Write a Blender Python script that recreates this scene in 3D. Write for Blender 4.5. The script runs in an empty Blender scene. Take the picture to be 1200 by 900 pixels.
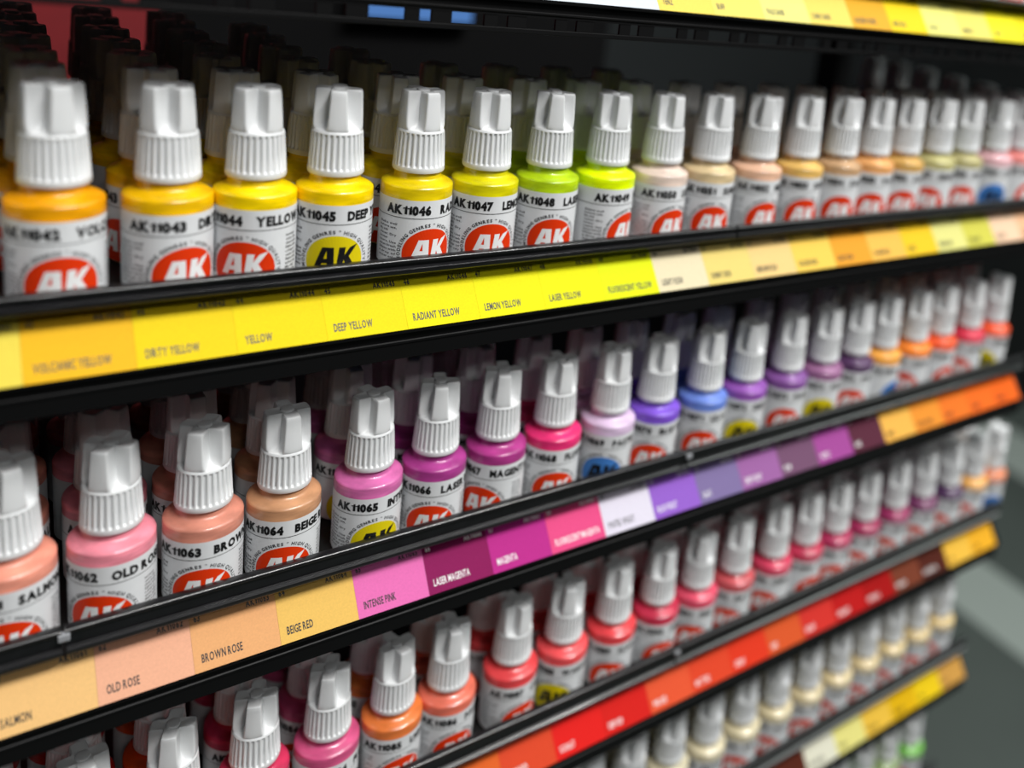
import bpy, bmesh, math, random
from mathutils import Vector
PI = math.pi
random.seed(7)
U = 0.03                      # one shelf lane = 30 mm
ZO = 42.0                     # strip of the main shelf sits 42 lanes (1.26 m) above the floor
SC = bpy.context.scene
COL = SC.collection

def W(x, y, z):
    return Vector((x * U, y * U, (z + ZO) * U))

# ------------------------------------------------------------------ camera
cam = bpy.data.cameras.new('camera')
cam.sensor_width = 36.0
cam.lens = 1105.45 / 1200 * 36
cam.shift_x = -(871.04 - 600) / 1200
cam.shift_y = (213.99 - 450) / 1200
cam.clip_start = 0.01
cam.dof.use_dof = True
cam.dof.focus_distance = 12.6 * U
cam.dof.aperture_fstop = 3.6
camo = bpy.data.objects.new('camera', cam)
COL.objects.link(camo)
CAMP = (-0.5243, -11.1116, 5.4937)
camo.location = W(*CAMP)
camo.rotation_euler = (1.3219, -0.1508, -0.6901)
SC.camera = camo

# ------------------------------------------------------------------ world, lamps, exposure
world = bpy.data.worlds.new('world')
SC.world = world
world.use_nodes = True
world.node_tree.nodes['Background'].inputs[0].default_value = (0.72, 0.80, 0.84, 1)
world.node_tree.nodes['Background'].inputs[1].default_value = 0.018
SC.view_settings.view_transform = 'Standard'
SC.view_settings.look = 'None'
SC.view_settings.exposure = 0.0
SC.view_settings.gamma = 1.0

def area(name, loc, target, size, power, color=(1, 1, 1)):
    l = bpy.data.lights.new(name, 'AREA')
    l.shape = 'RECTANGLE'
    l.size, l.size_y = size
    l.energy = power
    l.color = color
    o = bpy.data.objects.new(name, l)
    COL.objects.link(o)
    o.location = loc
    d = Vector(target) - Vector(loc)
    o.rotation_euler = d.to_track_quat('-Z', 'Y').to_euler()
    return o
TG = W(6, 0, -2)
area('added_banner_light', W(23, -35, 59), TG, (1.3, 0.10), 62, (1.0, 0.99, 0.97))
area('added_banner_light', W(8, -70, 56), TG, (1.2, 0.3), 9, (1.0, 0.99, 0.97))
area('added_banner_light', W(2, 11.5, 34), W(2, 12, 0), (0.5, 0.08), 1.3, (1.0, 0.98, 0.96))  # lamp added to brighten the red banner, its fixture is never in view
area('added_banner_light', W(75, -12, 58), W(62, 20, -40), (1.2, 1.2), 30, (0.93, 1.0, 0.96))

# ------------------------------------------------------------------ materials
def lin(c):
    f = lambda v: v / 12.92 if v <= 0.04045 else ((v + 0.055) / 1.055) ** 2.4
    return tuple(f(v / 255.0) for v in c) + (1.0,)

def mat(name, rgb=None, rough=0.5, objcol=False, noise=0.0, nscale=300.0, bump=0.0, bscale=1500.0,
        coat=0.0, sss=0.0, metal=0.0, emit=None, spec=0.5, stretch=None):
    m = bpy.data.materials.new(name)
    m.use_nodes = True
    nt = m.node_tree
    b = nt.nodes['Principled BSDF']
    b.inputs['Roughness'].default_value = rough
    b.inputs['Metallic'].default_value = metal
    b.inputs['Coat Weight'].default_value = coat
    b.inputs['Specular IOR Level'].default_value = spec
    src = None
    if objcol:
        oi = nt.nodes.new('ShaderNodeObjectInfo')
        src = oi.outputs['Color']
    else:
        b.inputs['Base Color'].default_value = lin(rgb)
    if noise:
        tc = nt.nodes.new('ShaderNodeTexCoord')
        n = nt.nodes.new('ShaderNodeTexNoise')
        n.inputs['Scale'].default_value = nscale
        n.inputs['Detail'].default_value = 4
        if stretch:
            mp = nt.nodes.new('ShaderNodeMapping')
            mp.inputs['Scale'].default_value = stretch
            nt.links.new(tc.outputs['Object'], mp.inputs['Vector'])
            nt.links.new(mp.outputs['Vector'], n.inputs['Vector'])
        else:
            nt.links.new(tc.outputs['Object'], n.inputs['Vector'])
        mr = nt.nodes.new('ShaderNodeMapRange')
        mr.inputs['From Min'].default_value = 0.3
        mr.inputs['From Max'].default_value = 0.7
        mr.inputs['To Min'].default_value = 1 - noise
        mr.inputs['To Max'].default_value = 1 + noise
        nt.links.new(n.outputs['Fac'], mr.inputs['Value'])
        mx = nt.nodes.new('ShaderNodeVectorMath')
        mx.operation = 'SCALE'
        if src is None:
            mx.inputs[0].default_value = lin(rgb)[:3]
        else:
            nt.links.new(src, mx.inputs[0])
        nt.links.new(mr.outputs['Result'], mx.inputs['Scale'])
        src = mx.outputs['Vector']
    if src is not None:
        nt.links.new(src, b.inputs['Base Color'])
    if bump:
        tc = nt.nodes.new('ShaderNodeTexCoord')
        n = nt.nodes.new('ShaderNodeTexNoise')
        n.inputs['Scale'].default_value = bscale
        nt.links.new(tc.outputs['Object'], n.inputs['Vector'])
        bp = nt.nodes.new('ShaderNodeBump')
        bp.inputs['Strength'].default_value = bump
        bp.inputs['Distance'].default_value = 0.0002
        nt.links.new(n.outputs['Fac'], bp.inputs['Height'])
        nt.links.new(bp.outputs['Normal'], b.inputs['Normal'])
    if sss:
        b.inputs['Subsurface Weight'].default_value = sss
        b.inputs['Subsurface Radius'].default_value = (0.0016, 0.0015, 0.0014)
        b.inputs['Subsurface Scale'].default_value = 1.0
    if emit:
        b.inputs['Emission Color'].default_value = lin(emit[0])
        b.inputs['Emission Strength'].default_value = emit[1]
    return m

M_CAP = mat('white_cap_plastic', (226, 228, 229), 0.36, bump=0.12, bscale=500, sss=0.12)
M_BODY = mat('tinted_bottle_plastic', rough=0.30, objcol=True, noise=0.24, nscale=90, stretch=(1, 1, 4), bump=0.25, bscale=260, coat=0.4)
M_LABEL = mat('glossy_white_label', (226, 228, 230), 0.42, noise=0.02, nscale=200)
M_INK = mat('black_ink', (12, 12, 14), 0.5)
M_GREYINK = mat('grey_ink', (70, 70, 74), 0.5)
M_WHITEINK = mat('white_ink', (240, 240, 240), 0.5)
M_LOGO = mat('logo_colour', rough=0.45, spec=0.2, objcol=True)
M_SWATCH = mat('printed_swatch_card', rough=0.6, spec=0.12, objcol=True, noise=0.05, nscale=1400)
M_RAIL = mat('glossy_black_rail_plastic', (20, 20, 22), 0.28, noise=0.3, nscale=120, bump=0.25, bscale=180, coat=0.3)
M_BLACK = mat('black_shelf_steel', (9, 9, 10), 0.5, bump=0.1, bscale=900, spec=0.25)
M_FLOORM = mat('black_shelf_floor', (12, 12, 12), 0.55)
M_CLEAR = mat('clear_clip_plastic', (150, 152, 156), 0.2)
M_RED = mat('red_back_card', (112, 4, 14), 0.7, noise=0.05, nscale=60)
M_INKS = {'k': M_INK, 'w': M_WHITEINK, 'g': M_GREYINK}

# ------------------------------------------------------------------ helpers
def tag(o, label=None, cat=None, group=None, kind=None):
    if label: o['label'] = label
    if cat: o['category'] = cat
    if group: o['group'] = group
    if kind: o['kind'] = kind
    return o

def empty(name, loc, rz=0.0):
    o = bpy.data.objects.new(name, None)
    o.empty_display_size = 0.01
    COL.objects.link(o)
    o.location = loc
    o.rotation_euler.z = rz
    return o

def link(name, me, parent=None, loc=None, color=None, rz=0.0, k=1.0):
    o = bpy.data.objects.new(name, me)
    COL.objects.link(o)
    if parent is not None: o.parent = parent
    if loc is not None: o.location = loc
    if color is not None: o.color = tuple(c * k for c in lin(color)[:3]) + (1,)
    o.rotation_euler.z = rz
    return o

def mesh(name, verts, faces, m, smooth=False, scale=U, sharp=40):
    me = bpy.data.meshes.new(name)
    me.from_pydata([(v[0] * scale, v[1] * scale, v[2] * scale) for v in verts], [], faces)
    me.materials.append(m)
    bm = bmesh.new(); bm.from_mesh(me)
    bmesh.ops.recalc_face_normals(bm, faces=bm.faces)
    bm.to_mesh(me); bm.free()
    if smooth:
        me.polygons.foreach_set('use_smooth', [True] * len(me.polygons))
        me.set_sharp_from_angle(angle=math.radians(sharp))
    me.update()
    return me

def rawmesh(name, verts, faces, m):
    me = bpy.data.meshes.new(name)
    me.from_pydata([(v[0] * U, v[1] * U, v[2] * U) for v in verts], [], faces)
    me.materials.append(m)
    me.update()
    return me

def boxmesh(name, lo, hi, m, bev=0.0):
    bm = bmesh.new()
    bmesh.ops.create_cube(bm, size=1)
    for v in bm.verts:
        v.co = Vector([(lo[i] + (v.co[i] + .5) * (hi[i] - lo[i])) * U for i in range(3)])
    if bev:
        bmesh.ops.bevel(bm, geom=bm.edges[:], offset=bev * U, segments=2, affect='EDGES', profile=0.6)
    me = bpy.data.meshes.new(name)
    bm.to_mesh(me); bm.free()
    me.materials.append(m)
    return me

def extrude_profile(name, prof, x0, x1, m, smooth=True):
    """closed (y,z) profile extruded along x"""
    n = len(prof)
    v = [(x0, y, z) for y, z in prof] + [(x1, y, z) for y, z in prof]
    f = [(i, (i + 1) % n, n + (i + 1) % n, n + i) for i in range(n)]
    f += [tuple(range(n))[::-1], tuple(range(n, 2 * n))]
    return mesh(name, v, f, m, smooth, sharp=50)

def rings(name, rr, m, cap_top=True, cap_bot=True, smooth=True, sharp=40):
    """rr: list of rings, each a list of (x,y,z)"""
    n = len(rr[0]); v = []; f = []
    for r in rr: v += r
    for k in range(len(rr) - 1):
        for i in range(n):
            j = (i + 1) % n
            f.append((k * n + i, k * n + j, (k + 1) * n + j, (k + 1) * n + i))
    if cap_bot:
        v.append((0, 0, rr[0][0][2])); c = len(v) - 1
        for i in range(n): f.append((c, (i + 1) % n, i))
    if cap_top:
        v.append((0, 0, sum(p[2] for p in rr[-1]) / n)); c = len(v) - 1; b = (len(rr) - 1) * n
        for i in range(n): f.append((c, b + i, b + (i + 1) % n))
    return mesh(name, v, f, m, smooth, sharp=sharp)

def lathe(name, prof, m, n=48, sharp=40):
    rr = [[(r * math.cos(2 * PI * i / n), r * math.sin(2 * PI * i / n), z) for i in range(n)] for r, z in prof]
    return rings(name, rr, m, sharp=sharp)

# ------------------------------------------------------------------ text as flat polygons
_tc = {}
def glyph(ch, bold):
    key = (ch, bold)
    if key in _tc: return _tc[key]
    if ch == '1':        # a one with a flag, as on the labels
        t = .135 + bold * 1.3
        vs = [(.30 - t, 0), (.30 + t * .55, 0), (.30 + t * .55, 1), (.30 - t * .45, 1), (.30 - t, .80), (.30 - t * 2.1, .78), (.30 - t * 2.1, .64), (.30 - t, .66)]
        x0 = min(v[0] for v in vs)
        vs = [(x - x0, y) for x, y in vs]
        _tc[key] = (vs, [(0, 1, 2, 3, 4), (4, 5, 6, 7)], max(v[0] for v in vs))
        return _tc[key]
    cu = bpy.data.curves.new('t', 'FONT')
    cu.body = ch
    cu.size = 1.0
    cu.resolution_u = 2
    cu.offset = bold
    cu.fill_mode = 'FRONT'
    ob = bpy.data.objects.new('t', cu)
    me = bpy.data.meshes.new_from_object(ob)
    vs = [(v.co.x, v.co.y) for v in me.vertices]
    fs = [tuple(p.vertices) for p in me.polygons]
    bpy.data.objects.remove(ob); bpy.data.curves.remove(cu); bpy.data.meshes.remove(me)
    w = 0
    if vs:
        x0 = min(v[0] for v in vs); H = 0.7
        vs = [((v[0] - x0) / H, v[1] / H) for v in vs]
        w = max(v[0] for v in vs)
    _tc[key] = (vs, fs, w)
    return _tc[key]
def text_geo(s, bold=0.0, gap=0.15):
    vs = []; fs = []; x = 0.0
    for ch in s:
        if ch == ' ':
            x += .38; continue
        v, f, w = glyph(ch, bold)
        b = len(vs)
        vs += [(a + x, c) for a, c in v]
        fs += [tuple(i + b for i in q) for q in f]
        x += w + gap
    return vs, fs, max(0, x - gap)

class Flat:
    """collects flat 2-D shapes (s,t) and maps them onto a surface"""
    def __init__(self): self.v = []; self.f = []
    def text(self, s, x, y, h, width=None, gap=.15, cond=1.0, bold=0.0, right=False, fn=None, skew=0.0):
        vs, fs, w = text_geo(s, bold, gap)
        if not vs: return 0
        sx = (width / w) if width else h * cond
        if right: x = x - w * sx
        b = len(self.v)
        for a, c in vs:
            p = (x + a * sx + skew * c * h, y + c * h)
            self.v.append(fn(p) if fn else p)
        self.f += [tuple(i + b for i in q) for q in fs]
        return w * sx
    def poly(self, pts):
        b = len(self.v); self.v += pts; self.f.append(tuple(range(b, b + len(pts))))
    def build(self, name, m, fn):
        return rawmesh(name, [fn(p) for p in self.v], self.f, m)

# ------------------------------------------------------------------ bottle geometry (local, base at z=0)
BH = 2.356
R = 0.4578
TOPZ = BH
def cap_mesh():
    n = 168; NR = 28
    zb = TOPZ - 1.076
    out = []
    def circ(r, z): return [(r * math.cos(2 * PI * i / n), r * math.sin(2 * PI * i / n), z) for i in range(n)]
    out.append(circ(0.30, zb)); out.append(circ(0.326, zb + .004)); out.append(circ(0.332, zb + .02)); out.append(circ(0.331, zb + .065)); 
    def rib(r0, z, amp):
        l = []
        for i in range(n):
            ph = (i % 6)
            k = [0.0, 0.1, 0.85, 1.0, 0.85, 0.1][ph]
            r = r0 - amp * (1 - k)
            a = 2 * PI * i / n
            l.append((r * math.cos(a), r * math.sin(a), z))
        return l
    out.append(rib(.329, zb + .075, .0)); out.append(rib(.328, zb + .10, .028)); out.append(rib(.316, zb + .30, .028))
    out.append(rib(.304, zb + .50, .026)); out.append(rib(.301, zb + .53, .0)); out.append(circ(.297, zb + .546)); out.append(circ(.290, zb + .556))
    def cross(Rw, rc, w):
        """four winged outline, 42 points per wing, from the valley on one side to the valley on the other"""
        h = []
        b0 = math.asin(min(.98, w / rc)); b0 = min(b0, PI / 4 - .02)
        for q in range(5): h.append((rc * math.cos(PI / 4 + (b0 - PI / 4) * q / 5), rc * math.sin(PI / 4 + (b0 - PI / 4) * q / 5)))
        x0, y0 = rc * math.cos(b0), rc * math.sin(b0)
        cr = .022; x1 = Rw - cr
        for q in range(8):
            u = q / 8; h.append((x0 + (x1 - x0) * u, y0 + (w * .96 - y0) * u))
        for q in range(4):
            a = PI / 2 * (1 - q / 4); h.append((x1 + cr * math.cos(a), w * .96 - cr + cr * math.sin(a)))
        for q in range(5):
            u = 1 - q / 4; yy = (w * .96 - cr) * u
            h.append((Rw + .006 * (1 - u * u), yy))
        h = h[:22]                                     # h[21] lies on the wing axis
        full = [(x, -y) for x, y in h[:21]] + [(x, y) for x, y in [h[21]] + h[20:0:-1]]
        l = []
        for k in range(4):
            c, s_ = math.cos(k * PI / 2), math.sin(k * PI / 2)
            l += [(x * c - y * s_, x * s_ + y * c) for x, y in full]
        return l
    for (z, k, Rw, rc, w) in ((.562, .0, .287, .25, .13), (.575, .40, .287, .21, .128), (.60, .66, .286, .185, .124), (.64, .86, .284, .170, .120), (.70, 1, .282, .160, .116),
                           (.85, 1, .277, .150, .108), (1.00, 1, .271, .143, .100), (1.045, 1, .268, .141, .097), (1.062, 1, .262, .138, .092), (1.070, 1, .250, .132, .084)):
        l = []
        for i, (x, y) in enumerate(cross(Rw, rc, w)):
            # index 0 is the valley at -45 degrees; ribs rings start at 0 degrees, so shift by an eighth of a turn
            a = math.atan2(y, x)
            r = math.hypot(x, y) * k + .287 * (1 - k)
            l.append((r * math.cos(a), r * math.sin(a), zb + z))
        l = l[21:] + l[:21]
        out.append(l)
    # hollow top surface and centre button
    out.append([(x * .80, y * .80, zb + 1.066) for x, y, z in out[-1]])
    out.append(circ(.085, zb + 1.055)); out.append(circ(.080, zb + 1.082)); out.append(circ(.066, zb + 1.088))
    return rings('cap', out, M_CAP, sharp=35)

def body_mesh():
    p = [(.40, 0), (.445, .01), (R, .04), (R, BH - 1.262), (R - .004, BH - 1.247), (R - .02, BH - 1.232), (R - .055, BH - 1.214), (.352, BH - 1.190), (.312, BH - 1.172), (.298, BH - 1.150), (.296, BH - 1.05), (.285, BH - 1.04)]
    return lathe('body', p, M_BODY, 56, sharp=60)

def label_mesh():
    n = 56; r = R + .0035; z0, z1 = .03, BH - 1.40
    A0 = math.radians(172)
    v = []; f = []
    for k, z in enumerate((z0, z1)):
        for i in range(n + 1):
            a = -PI / 2 - A0 + 2 * A0 * i / n
            v.append((r * math.cos(a), r * math.sin(a), z))
    for i in range(n): f.append((i, i + 1, n + 2 + i, n + 1 + i))
    me = rawmesh('label', v, f, M_LABEL)
    me.polygons.foreach_set('use_smooth', [True] * len(me.polygons))
    return me

def cyl(off):
    def fn(p):
        a = -PI / 2 + p[0] / (R + off)
        return ((R + off) * math.cos(a), (R + off) * math.sin(a), p[1])
    return fn
LZ = .226          # logo centre height
LR = .355
def disc_mesh():
    v = []; f = []; NR_, NA = 6, 48
    def cl(s, t): return (s, max(t, .034))
    v.append((0, LZ))
    for k in range(1, NR_ + 1):
        for i in range(NA):
            a = 2 * PI * i / NA
            v.append(cl(LR * k / NR_ * math.cos(a), LZ + LR * k / NR_ * math.sin(a) * .96))
    for i in range(NA):
        f.append((0, 1 + i, 1 + (i + 1) % NA))
    for k in range(NR_ - 1):
        for i in range(NA):
            a, b = 1 + k * NA, 1 + (k + 1) * NA
            f.append((a + i, b + i, b + (i + 1) % NA, a + (i + 1) % NA))
    fn = cyl(.0050)
    return rawmesh('logo_disc', [fn(p) for p in v], f, M_LOGO)
def letters_mesh(m):
    F = Flat()
    Q = [[(0, 0), (.29, 0), (.62, 1), (.36, 1)], [(.60, 0), (.90, 0), (.88, 1), (.56, 1)], [(.20, .2), (.66, .2), (.66, .42), (.30, .42)],
         [(1.00, 0), (1.28, 0), (1.42, 1), (1.12, 1)], [(1.20, .36), (1.50, .42), (2.0, 1.12), (1.62, .98)], [(1.26, .56), (1.52, .64), (1.86, 0), (1.48, 0)]]
    s = .26; N = 6
    for q in Q:            # every stroke as a small grid so that it follows the curve of the label
        def at(u, v):
            x = (1 - v) * ((1 - u) * q[0][0] + u * q[1][0]) + v * ((1 - u) * q[3][0] + u * q[2][0])
            y = (1 - v) * ((1 - u) * q[0][1] + u * q[1][1]) + v * ((1 - u) * q[3][1] + u * q[2][1])
            return ((x - .98) * s + .01, LZ - .07 + y * s)
        for a in range(N):
            for b in range(3):
                F.poly([at(a / N, b / 3), at((a + 1) / N, b / 3), at((a + 1) / N, (b + 1) / 3), at(a / N, (b + 1) / 3)])
    return F.build('logo_letters', m, cyl(.0072))
def ring_text(F):
    s = 'MODELING GENRES * HIGH QUALITY *'
    h = .046; r0 = LR + .024
    span = math.radians(212); a0 = PI / 2 + span / 2
    n = len(s)
    ws = [glyph(ch, .035)[2] + .22 if ch != ' ' else .45 for ch in s]
    tot = sum(ws); acc = 0
    for i, ch in enumerate(s):
        am = acc + ws[i] / 2; acc += ws[i]
        if ch == ' ': continue
        vs, fs, w = glyph(ch, .035)
        a = a0 - span * am / tot
        b = len(F.v)
        for x, y in vs:
            xx = (x - w / 2) * h * .95; yy = y * h
            rr = r0 + yy; aa = a - xx / r0
            F.v.append((rr * math.cos(aa), max(.05, LZ + rr * math.sin(aa) * .97)))
        F.f += [tuple(j + b for j in q) for q in fs]
PARA = ['Shake well', 'before use.', 'Mix with', 'water. Dry', 'between', 'coats. Use', 'clean brush', 'Dilute with', 'a drop of', 'water only']
_pf = None
def fine_print():
    F = Flat()
    ring_text(F)
    for k, s in enumerate(PARA):
        t = BH - 1.40 - .36 - k * .052
        if t < .05: break
        F.text(s, -.74, t, .030, width=.30 if len(s) > 8 else None, cond=.9, bold=.03)
        F.text(PARA[(k + 4) % 10], .50, t, .030, cond=.9, bold=.03)
    return F.build('fine_print', M_GREYINK, cyl(.0060))

ME_CAP = cap_mesh(); ME_BODY = body_mesh(); ME_LABEL = label_mesh(); ME_DISC = disc_mesh()
ME_LW = letters_mesh(M_WHITEINK); ME_LK = letters_mesh(M_INK); ME_FINE = fine_print()
_heads = {}
def heading(code, name):
    if (code, name) in _heads: return _heads[(code, name)]
    F = Flat()
    zt = BH - 1.40 - .19
    F.text('AK' + code, -.61, zt, .112, width=.60, gap=.02, bold=.065)
    F.text(name, .13, zt, .112, cond=.80, gap=.055, bold=.058)
    if code == '11049': F.text('9577', -1.08, zt + .01, .06, cond=.8, gap=.05, bold=.05)
    for i in range(36):          # thin rule under the heading
        s0 = -1.30 + 2.6 * i / 36; s1 = s0 + 2.6 / 36
        F.poly([(s0, zt - .058), (s1, zt - .058), (s1, zt - .050), (s0, zt - .050)])
    _heads[(code, name)] = F.build('lettering', M_INK, cyl(.0072))
    return _heads[(code, name)]

LOGOC = {'r': (226, 56, 12), 'y': (224, 204, 18), 'b': (70, 130, 205)}

ORD = ['front', 'second', 'third', 'fourth', 'fifth', 'sixth', 'seventh', 'eighth']
PITCH = 0.957
def bottle(x, y, z, color, code, name, logo, f_rel, cap_rel, text, label, group, tilt=(0, 0)):
    """f_rel: horizontal place of the logo across the visible front (-1..1); cap_rel: wing angle seen from the lens"""
    t = empty('paint_bottle', W(x, y, z))
    tag(t, label, 'bottle', group)
    az = math.atan2(CAMP[1] - y, CAMP[0] - x)
    rz = az + math.asin(max(-1, min(1, f_rel))) + PI / 2
    t.rotation_euler = (tilt[0], tilt[1], 0)
    b = link('body', ME_BODY, t, color=color, rz=rz)
    c = link('cap', ME_CAP, t, rz=az + math.radians(cap_rel))
    l = link('label', ME_LABEL, t, rz=rz)
    if text:
        link('logo_disc', ME_DISC, l, color=LOGOC[logo])
        link('logo_letters', ME_LW if logo == 'r' else ME_LK, l)
        link('lettering', heading(code, name), l)
        if text > 1: link('fine_print', ME_FINE, l)
    return t

# ------------------------------------------------------------------ rows: index, code, paint name, colour words, bottle colour, swatch colour, ink, logo, logo place, wing angle, dx
ROW_A = [
 (-1, '11041', 'SAND YELLOW', 'pale yellow', (236, 200, 60), (250, 226, 84), 'k', 'r', .0, 10, 0),
 (0, '11042', 'VOLCANIC YELLOW', 'volcanic yellow', (236, 160, 6), (254, 196, 28), 'k', 'r', .1, 18, .06),
 (1, '11043', 'DIRTY YELLOW', 'dirty yellow', (238, 186, 6), (253, 220, 10), 'k', 'r', .40, 44, .11),
 (2, '11044', 'YELLOW', 'plain yellow', (246, 210, 0), (253, 226, 4), 'k', 'r', -.25, 45, .02),
 (3, '11045', 'DEEP YELLOW', 'deep yellow', (246, 208, 0), (252, 232, 4), 'k', 'y', .08, 0, -.06),
 (4, '11046', 'RADIANT YELLOW', 'radiant yellow', (228, 200, 6), (251, 238, 0), 'k', 'r', .45, 32, 0),
 (5, '11047', 'LEMON YELLOW', 'lemon yellow', (216, 206, 6), (248, 242, 0), 'k', 'r', .32, 42, -.03),
 (6, '11048', 'LASER YELLOW', 'laser yellow green', (176, 206, 22), (245, 243, 0), 'k', 'r', .32, 8, -.05),
 (7, '11049', 'FLUORESCENT YELLOW', 'fluorescent yellow', (226, 250, 0), (238, 247, 8), 'k', 'r', .86, 35, -.05),
 (8, '11050', 'LIGHT FLESH', 'light flesh', (226, 204, 190), (242, 228, 190), 'k', 'r', .68, 44, -.03),
 (9, '11051', 'SUNNY SKIN', 'cream beige', (216, 192, 148), (244, 219, 126), 'k', 'r', .40, 38, -.03),
 (10, '11052', 'MEDIUM FLESH', 'peach beige', (230, 184, 154), (250, 214, 140), 'k', 'r', .62, 14, .03),
 (11, '11053', 'GOLDEN SKIN', 'golden beige', (226, 182, 100), (253, 212, 92), 'k', 'r', .5, 36, .06),
 (12, '11054', 'DARK FLESH', 'brownish beige', (196, 158, 118), (243, 168, 48), 'k', 'r', .4, 15, .08),
 (13, '11055', 'WARM FLESH', 'orange tan', (232, 168, 104), (253, 196, 88), 'k', 'r', .35, 40, .01),
 (14, '11056', 'OCHRE', 'ochre', (208, 164, 90), (250, 206, 38), 'k', 'r', .4, 30, -.07),
 (15, '11057', 'GREEN SAND', 'greenish sand', (190, 184, 126), (233, 229, 140), 'k', 'r', .1, 20, -.05),
 (16, '11058', 'OLIVE SAND', 'olive sand', (184, 176, 124), (216, 211, 86), 'k', 'r', .4, 38, -.10),
 (17, '11059', 'PALE PINK', 'pale pink', (226, 178, 184), (250, 212, 178), 'k', 'b', .5, 10, 0),
 (18, '11060', 'CORAL PINK', 'coral pink', (228, 136, 130), (246, 192, 150), 'k', 'r', .9, 30, -.05),
 (19, '11051', 'ROSE', 'rose', (226, 150, 150), (244, 184, 150), 'k', 'r', .4, 25, 0)]
ROW_B = [
 (0, '11061', 'SALMON', 'salmon', (232, 150, 128), (252, 202, 132), 'k', 'r', -.12, 15, -.03),
 (1, '11062', 'OLD ROSE', 'old rose', (236, 140, 156), (251, 186, 152), 'k', 'r', -.30, -28, -.03),
 (2, '11063', 'BROWN ROSE', 'brown rose', (208, 136, 116), (246, 181, 122), 'k', 'r', -.02, -24, -.05),
 (3, '11064', 'BEIGE RED', 'beige red', (196, 144, 106), (249, 201, 104), 'k', 'r', .04, 18, -.09),
 (4, '11065', 'INTENSE PINK', 'intense pink', (208, 106, 166), (243, 118, 190), 'k', 'y', .34, 33, .03),
 (5, '11066', 'LASER MAGENTA', 'laser magenta', (166, 60, 136), (146, 22, 92), 'w', 'r', .0, 6, -.01),
 (6, '11067', 'MAGENTA', 'magenta', (168, 56, 130), (198, 46, 146), 'w', 'r', -.38, 8, -.02),
 (7, '11068', 'FLUORESCENT MAGENTA', 'fluorescent magenta', (230, 50, 116), (243, 82, 142), 'w', 'r', .25, 28, -.03),
 (8, '11069', 'PASTEL VIOLET', 'pastel violet', (218, 192, 222), (236, 230, 246), 'g', 'b', .0, 42, .02),
 (9, '11070', 'BLUE VIOLET', 'blue violet', (126, 84, 206), (156, 102, 212), 'w', 'r', .05, 30, -.03),
 (10, '11071', 'LILAC', 'periwinkle blue', (108, 136, 214), (134, 118, 168), 'w', 'r', .2, 34, .05),
 (11, '11072', 'DEEP VIOLET', 'deep violet', (148, 86, 176), (164, 104, 168), 'w', 'y', .3, 12, .03),
 (12, '11073', 'PLUM', 'plum', (134, 84, 154), (122, 84, 114), 'w', 'r', .3, 36, .10),
 (13, '11074', 'PURPLE', 'dusty purple', (154, 104, 144), (170, 78, 158), 'w', 'y', .35, 36, .10),
 (14, '11075', 'WINE', 'dark wine violet', (84, 54, 92), (94, 44, 62), 'w', 'r', .3, 32, .04),
 (15, '11076', 'AMBER', 'amber', (242, 168, 72), (252, 190, 86), 'k', 'b', .9, 38, -.07),
 (16, '11077', 'CLEAR ORANGE', 'clear orange', (246, 138, 52), (247, 154, 54), 'k', 'r', .0, 36, -.05),
 (17, '11078', 'ORANGE', 'orange', (242, 94, 50), (247, 124, 42), 'k', 'r', .8, 28, -.12),
 (18, '11079', 'CARMINE', 'carmine red', (216, 54, 80), (250, 114, 36), 'k', 'r', .0, 34, -.05),
 (19, '11080', 'VERMILION', 'vermilion', (242, 92, 52), (250, 108, 32), 'k', 'y', .0, 38, -.04)]
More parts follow.
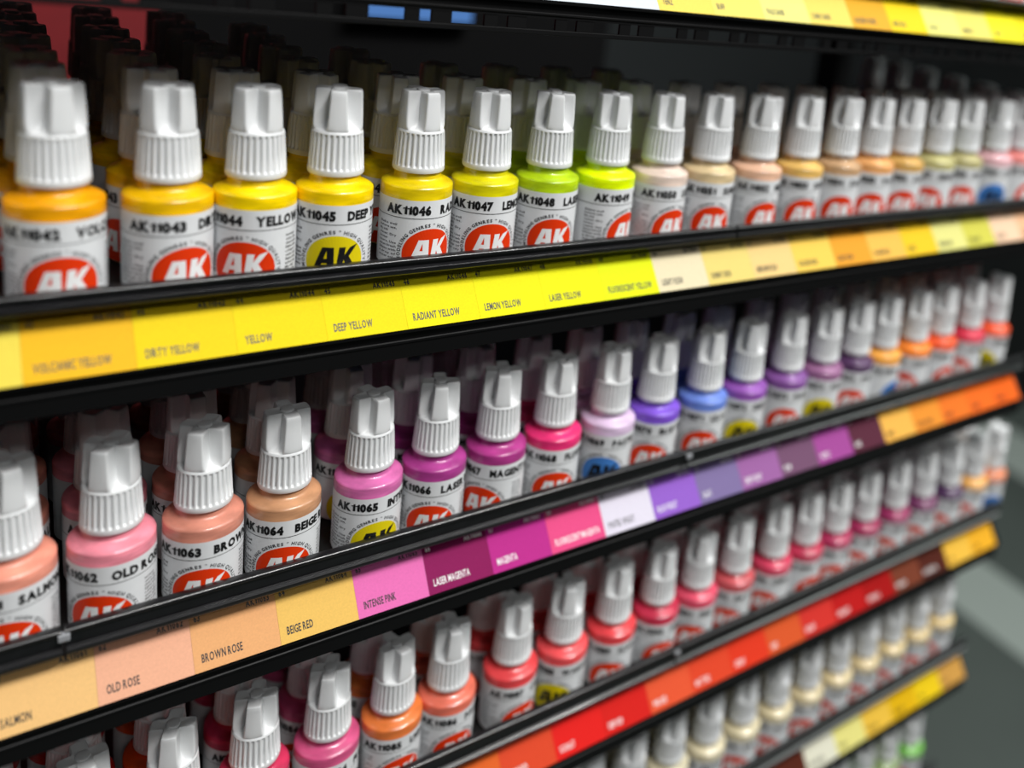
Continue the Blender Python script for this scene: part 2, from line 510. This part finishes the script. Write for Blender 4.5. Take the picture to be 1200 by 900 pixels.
ROW_C = [
 (-1, '11080', 'FIRE RED', 'fire red', (206, 24, 14), (240, 150, 40), 'k', 'r', 0, 20, 0),
 (0, '11081', 'BRIGHT RED', 'bright red', (214, 30, 16), (240, 140, 30), 'k', 'r', .0, 12, 0),
 (1, '11082', 'LUMINOUS ORANGE', 'luminous orange', (236, 84, 20), (240, 130, 30), 'k', 'r', .1, -12, 0),
 (2, '11083', 'CRIMSON', 'crimson pink', (204, 52, 90), (240, 120, 40), 'k', 'r', .1, -6, .02),
 (3, '11084', 'FLUORESCENT PINK', 'strong pink', (206, 84, 130), (243, 120, 45), 'k', 'r', .65, -6, .02),
 (4, '11085', 'LIGHT ORANGE', 'light orange', (226, 122, 60), (242, 116, 44), 'k', 'r', .40, 36, 0),
 (5, '11086', 'PALE CORAL', 'pale coral', (226, 114, 92), (243, 114, 44), 'w', 'r', .45, 16, -.10),
 (6, '11087', 'CORAL RED', 'coral red', (228, 72, 76), (243, 108, 42), 'w', 'r', .60, 40, .03),
 (7, '11088', 'WARM RED', 'warm red', (232, 82, 86), (236, 78, 44), 'w', 'y', -.15, 12, .03),
 (8, '11089', 'SCARLET', 'scarlet', (226, 68, 74), (242, 34, 30), 'w', 'r', .15, 34, .06),
 (9, '11090', 'DEEP RED', 'deep red', (198, 50, 78), (228, 34, 28), 'w', 'r', .5, 40, .06),
 (10, '11091', 'PINK RED', 'pinkish red', (218, 78, 104), (243, 92, 54), 'w', 'r', .1, 10, .01),
 (11, '11092', 'MATT RED', 'matt brick red', (196, 84, 90), (236, 74, 42), 'w', 'r', 0, 32, -.01),
 (12, '11093', 'CHERRY', 'cherry', (204, 62, 92), (236, 60, 32), 'w', 'r', 0, 38, .04),
 (13, '11094', 'RUBY', 'ruby', (188, 52, 82), (228, 92, 44), 'w', 'r', .7, 36, -.02),
 (14, '11095', 'GARNET', 'garnet', (172, 46, 88), (220, 54, 46), 'w', 'r', .4, 34, -.10),
 (15, '11096', 'BURGUNDY', 'burgundy', (156, 40, 84), (196, 26, 26), 'w', 'r', .1, 40, -.14),
 (16, '11097', 'BORDEAUX', 'bordeaux', (150, 44, 92), (174, 20, 20), 'w', 'r', 0, 36, -.08),
 (17, '11098', 'MAROON', 'maroon', (112, 50, 92), (126, 64, 44), 'w', 'r', .1, 33, -.05),
 (18, '11099', 'DARK BROWN', 'very dark violet', (74, 44, 82), (86, 38, 28), 'w', 'r', 0, 30, 0),
 (19, '11100', 'GOLD', 'golden orange', (232, 172, 92), (252, 198, 74), 'k', 'r', 0, 36, 0),
 (20, '11101', 'COPPER', 'copper tan', (222, 134, 94), (251, 184, 44), 'k', 'b', .6, 20, -.15)]
ROW_D = []
dcol = ['off white', 'chalk white', 'ivory', 'bone white', 'cream white', 'linen white', 'pearl white', 'milk white', 'pale cream', 'warm cream',
        'light cream', 'buttery cream', 'straw cream', 'pale straw', 'light ochre', 'wheat', 'pale gold', 'sand beige', 'camel', 'biscuit']
dsw = [(110, 50, 30)] * 12 + [(98, 44, 26), (92, 40, 26), (240, 238, 216), (244, 236, 142), (250, 202, 72), (240, 190, 18), (252, 214, 28), (220, 164, 80)]
for i in range(20):
    a = i / 19
    ROW_D.append((i, '11%03d' % (102 + i), dcol[i].upper(), dcol[i], (int(206 + 4 * a), int(200 - 30 * max(0, a - .5)), int(180 - 80 * max(0, a - .4))), dsw[i], 'w' if i < 14 else 'k', 'r', [.1, 0, .3, -.2][i % 4], [36, 20, 40, 8, 30][i % 5], 0))
ROW_E = []
ecol = ['lime green', 'olive tinted', 'pale green', 'moss tinted', 'mint green', 'acid green', 'sage tinted', 'leaf green']
for i in range(8):
    ROW_E.append((12 + i, '11%03d' % (122 + i), ecol[i].upper(), ecol[i], [(190, 200, 60), (170, 170, 80), (150, 190, 120), (140, 150, 90), (130, 190, 110), (170, 210, 40), (140, 160, 110), (110, 180, 70)][i], [(220, 214, 60), (160, 200, 80), (130, 190, 90), (100, 170, 90), (90, 150, 90), (120, 180, 60), (70, 130, 70), (60, 120, 70)][i], 'k', 'r', .1, 25 + 5 * i, 0))
ROW_T = []
tcol = ['snow white', 'paper white', 'cream grey', 'buff', 'pale sand', 'dune', 'golden ochre', 'mustard', 'bright straw', 'primrose', 'citron', 'canary']
tnm = ['', '', 'TENZ', 'BUFF', 'PALE SAND', 'DARK SAND', 'GOLDEN OCHRE', 'MUSTARD', 'STRAW', 'PRIMROSE', 'CITRON', 'CANARY']
tsw = [(224, 232, 242), (224, 232, 242), (252, 224, 100), (252, 229, 112), (249, 238, 136), (247, 220, 104), (236, 176, 42), (252, 218, 20), (246, 241, 132), (242, 229, 112), (251, 238, 34), (240, 226, 20)]
for i in range(12):
    ROW_T.append((6 + i, '11%03d' % (28 + i), tnm[i], tcol[i], (225, 205 - 6 * i, 180 - 12 * i), tsw[i], 'k', 'r', .2, 30, 0))

# key, strip z, strip cell offset, bottle offset, lip top z, lanes deep, rail joint x, words
SHELVES = [
 ('A', 0.0, 0.0, -.189, .895, ROW_A, {-1: 7, 0: 7, 1: 7, 2: 7, 3: 6, 4: 4, 5: 3, 6: 3, 7: 3, 8: 3, 19: 7}, [9.6], 'the yellow row'),
 ('B', -4.306, -.412, -.631, 1.035, ROW_B, {0: 6, 1: 6, 2: 5, 3: 4, 4: 3, 5: 3, 6: 3, 19: 4}, [0.29, 9.29], 'the pink to violet row'),
 ('C', -8.705, -.817, -.011 - .0, 1.08, ROW_C, {-1: 3, 0: 3, 1: 3, 2: 3, 3: 3, 20: 3}, [9.75], 'the red row'),
 ('D', -12.95, .29, -.0, 1.08, ROW_D, {19: 3}, [10.0], 'the cream row'),
 ('E', -17.2, .29, -.0, 1.08, ROW_E, {}, [10.0], 'the green row'),
 ('T', 4.393, -.6946, .0, .80, ROW_T, {}, [], 'the uppermost row')]
TY = 0.80
X0, X1 = -3.0, 20.35

rng = random.Random(11)
for key, z, so, bo, zt, row, deep, joints, short in SHELVES:
    # ---------------- the shelf itself
    s = empty('display_shelf', W(0, 0, z))
    tag(s, 'black display shelf carrying %s of paint bottles' % short, 'shelf', 'black shelves of the rack')
    xe = X1 if key != 'B' else 19.75
    link('shelf_floor', boxmesh('shelf_floor', (X0, .24, .665), (xe, 7.95, .681), M_FLOORM, .008), s)
    # front rail, in lengths butted at the joints
    js = [X0] + joints + [xe]
    for a, b in zip(js[:-1], js[1:]):
        prof = [(.33, .69), (.33, zt), (.30, zt + .012), (.235, zt + .012), (.205, zt + .002), (.195, zt - .02), (.203, zt - .042),
                (.235, zt - .050), (.240, .80), (.205, .785), (.180, .770), (.178, .715), (.190, .700), (.24, .695)]
        link('front_rail', extrude_profile('front_rail', prof, a + .02, b - .02, M_RAIL), s)
    for j in (joints if key != 'A' else []):
        link('rail_clip', boxmesh('rail_clip', (j - .06, .165, zt - .12), (j + .06, .25, zt - .03), M_CLEAR, .015), s)
    # sloping backing of the price strip, then the fascia band below it
    prof = [(.0, -.03), (.0, -.002), (.012, -.002), (.002 + TY * .63, .63), (.05 + TY * .63, .63), (.07, -.03)]
    link('strip_holder', extrude_profile('strip_holder', prof, X0, xe, M_BLACK, False), s)
    bb = -.42
    prof = [(-.012, -.035), (-.016, -.012), (.02, -.03), (.05, -.035), (.05, -.16), (.035, -.17), (.035, -.20), (.05, -.21), (.05, bb), (.10, bb - .02), (.45, bb - .02), (.45, bb + .02), (.12, bb + .02), (.10, -.035)]
    if key != 'T':
        link('fascia_band', extrude_profile('fascia_band', prof, X0, xe, M_BLACK, False), s)
    else:
        # the uppermost fascia has a row of open slots between two bars
        p2 = [(-.012, -.035), (-.016, -.012), (.02, -.03), (.05, -.035), (.05, -.16), (.035, -.17), (.035, -.19), (.05, -.20), (.05, -.235), (.10, -.235), (.10, -.035)]
        link('fascia_band', extrude_profile('fascia_band', p2, X0, xe, M_BLACK, False), s)
        link('lower_bar', boxmesh('lower_bar', (X0, .05, -.455), (xe, .12, -.385), M_BLACK, .01), s)
        xx = X0 + .04
        while xx < xe - 1.1:
            link('slot_web', boxmesh('slot_web', (xx, .055, -.39), (xx + .26, .10, -.23), M_BLACK, .01), s)
            link('slot_web', boxmesh('slot_web', (xx + .68, .055, -.39), (xx + .86, .10, -.23), M_BLACK, .01), s)
            xx += 1.0
    for xa in (X0 + .02, xe - .07):
        link('side_bracket', boxmesh('side_bracket', (xa, .62, -.40), (xa + .05, 7.9, .655), M_BLACK, .01), s)
    # ---------------- the printed strip: one card per lane
    st = empty('swatch_strip', W(0, 0, z))
    nm = {'A': 'long printed strip of yellow to flesh colour swatches below the top full row', 'B': 'printed strip of orange, pink and violet colour swatches below the pink bottles',
          'C': 'printed strip of orange, red and brown swatches with a yellow end', 'D': 'printed strip ending in white, cream and yellow swatches, low at the right',
          'E': 'printed strip of green swatches at the bottom right', 'T': 'printed strip of pale yellow swatches along the top edge'}[key]
    tag(st, nm, 'label strip', 'printed swatch strips')
    def onstrip(off):
        nl = math.hypot(TY, 1)
        def fn(p):   # p: x, height along z
            return (p[0], TY * p[1] - off / nl, p[1] + off * TY / nl)
        return fn
    for (i, code, name, cw, bc, sc, ink, logo, fr, cr, dx) in row:
        xa, xb = i + so, i + 1 + so
        if key == 'T' and i == 7: continue
        if key == 'T' and i == 6: xb += 1
        g = .001
        f0 = onstrip(.006); f1 = onstrip(.014)
        pts = [(xa + g, .004), (xb - g, .004), (xb - g, .622), (xa + g, .622)]
        v = [f0(q) for q in pts] + [f1(q) for q in pts]
        sw = link('swatch', mesh('swatch', v, [(0, 1, 2, 3), (4, 5, 6, 7), (0, 1, 5, 4), (1, 2, 6, 5), (2, 3, 7, 6), (3, 0, 4, 7)], M_SWATCH), st, color=sc, k=.78)
        sw['label'] = '%s swatch' % cw if key != 'T' or i > 7 else 'plain pale blue white card'
        if key in 'ABCDT' and name:
            F = Flat()
            F.text(name, xa + .09, .085, .078, cond=.60, gap=.14, bold=.012 if ink == 'w' else .022)
            F.text('AK' + code, xb - .07, .475, .056, cond=.80, bold=.045, right=True)
            F.text(code[-2:], xa + .05, .475, .056, cond=.80, bold=.045)
            mk = M_INKS[ink]
            link('lettering', F.build('lettering', mk, onstrip(.0165)), sw)
    # ---------------- bottles
    for (i, code, name, cw, bc, sc, ink, logo, fr, cr, dx) in row:
        if key == 'T' and i < 11: continue
        nd = deep.get(i, 2)
        bx = i + .5 + bo + dx
        for k in range(nd):
            jx = 0 if k == 0 else rng.uniform(-.03, .03) - dx * min(1, k * .5)
            y = .8005 + PITCH * k + (0 if k == 0 else rng.uniform(0, .02))
            if k == 0:
                lab = '%s paint bottle, white cap, front of %s' % (cw, short)
                if key in 'AB' and code != '11041' and i < 19: lab = '%s paint bottle numbered %s, front of %s' % (cw, code, short)
            else:
                lab = '%s paint bottle, %s in its lane, in %s' % (cw, ORD[k], short)
            tx = 2 if (k == 0 and i < 12 and key in 'ABC') else (1 if k < 2 else 0)
            bottle(bx + jx, y, z + .682, bc, code, name, logo, fr if k == 0 else rng.uniform(-.7, .7), cr if k == 0 else rng.uniform(0, 90), tx, lab,
                   'front bottles of %s' % short if k == 0 else 'bottles queued behind in %s' % short)

# ------------------------------------------------------------------ rack frame behind
fr = empty('rack_frame', W(0, 8, -ZO))
tag(fr, 'black steel rack frame standing behind the bottle shelves', 'rack')
def part(name, lo, hi, m, parent, bev=0.0):
    # lo/hi in lane units relative to world; parent at its own place
    pl = parent.location / U
    lo2 = [lo[i] - (pl[i] - (ZO if i == 2 else 0)) for i in range(3)]
    hi2 = [hi[i] - (pl[i] - (ZO if i == 2 else 0)) for i in range(3)]
    return link(name, boxmesh(name, lo2, hi2, m, bev), parent)
for xx in (X0, X1 - .6):
    part('upright', (xx, 8.25, -ZO), (xx + .6, 9.2, 12), M_BLACK, fr, .04)
part('base_plinth', (X0, .5, -ZO), (X1, 8.0, -38), M_BLACK, fr, .05)

# ------------------------------------------------------------------ the aisle behind the open back
pn = link('partition', boxmesh('partition', (-20, 15, -ZO), (16, 16, 14), mat('black_partition_board', (10, 10, 11), .8, spec=.1)), loc=W(0, 0, 0))
tag(pn, 'black partition board standing behind the open backed rack', 'partition')
rb = link('red_banner', boxmesh('red_banner', (-6, 14.6, -8), (3.5, 14.9, 6), M_RED), loc=W(0, 0, 0))
tag(rb, 'red banner seen between the left bottle lanes, behind the rack', 'banner')
sc = empty('wall_screen', W(0, 0, 0))
tag(sc, 'small blue lit screen glimpsed through the slots under the top shelf', 'screen')
link('screen_housing', boxmesh('screen_housing', (7.8, 14.5, 2.02), (11.2, 14.95, 3.1), M_BLACK, .05), sc)
link('screen_face', boxmesh('screen_face', (7.9, 14.44, 2.12), (11.1, 14.5, 3.0), mat('lit_blue_screen', (20, 30, 50), .4, emit=((96, 150, 226), .6))), sc)

# ------------------------------------------------------------------ store beyond the right end
M_TILE = mat('store_floor_tile', (84, 92, 88), 0.5, noise=0.1, nscale=3)
M_DARK = mat('dark_gondola', (30, 33, 34), 0.6, noise=0.1, nscale=8)
M_PALE = mat('pale_floor_strip', (168, 178, 172), 0.5)
fl = link('floor', boxmesh('floor', (-60, -80, -ZO - 1), (220, 140, -ZO), M_TILE), loc=W(0, 0, 0))
tag(fl, 'pale grey green store floor, far out of focus', 'floor', kind='structure')
wl = link('wall_back', boxmesh('wall_back', (-60, 120, -ZO), (220, 122, 60), mat('far_wall_paint', (60, 64, 66), .8)), loc=W(0, 0, 0))
tag(wl, 'dark far store wall', 'wall', kind='structure')
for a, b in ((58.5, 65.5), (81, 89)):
    o = link('floor_band', boxmesh('floor_band', (a, -80, -ZO), (b, 118, -ZO + .06), M_PALE), fl)  # pale strip laid along the floor, lighter than the tile
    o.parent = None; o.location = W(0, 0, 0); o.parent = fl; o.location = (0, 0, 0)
gd = empty('gondola', W(112, 30, -ZO))
tag(gd, 'dark store shelving unit, blurred far beyond the rack end', 'shelving')
part('carcass', (96, 27, -40), (140, 60, 12), M_DARK, gd, .2)
part('plinth', (96.5, 27.5, -ZO), (140, 59, -40), M_DARK, gd)
for zz in (-33.5, -16, -4):
    part('shelf_edge', (93, 24.0, zz), (140, 27.2, zz + .8), M_DARK, gd, .1)
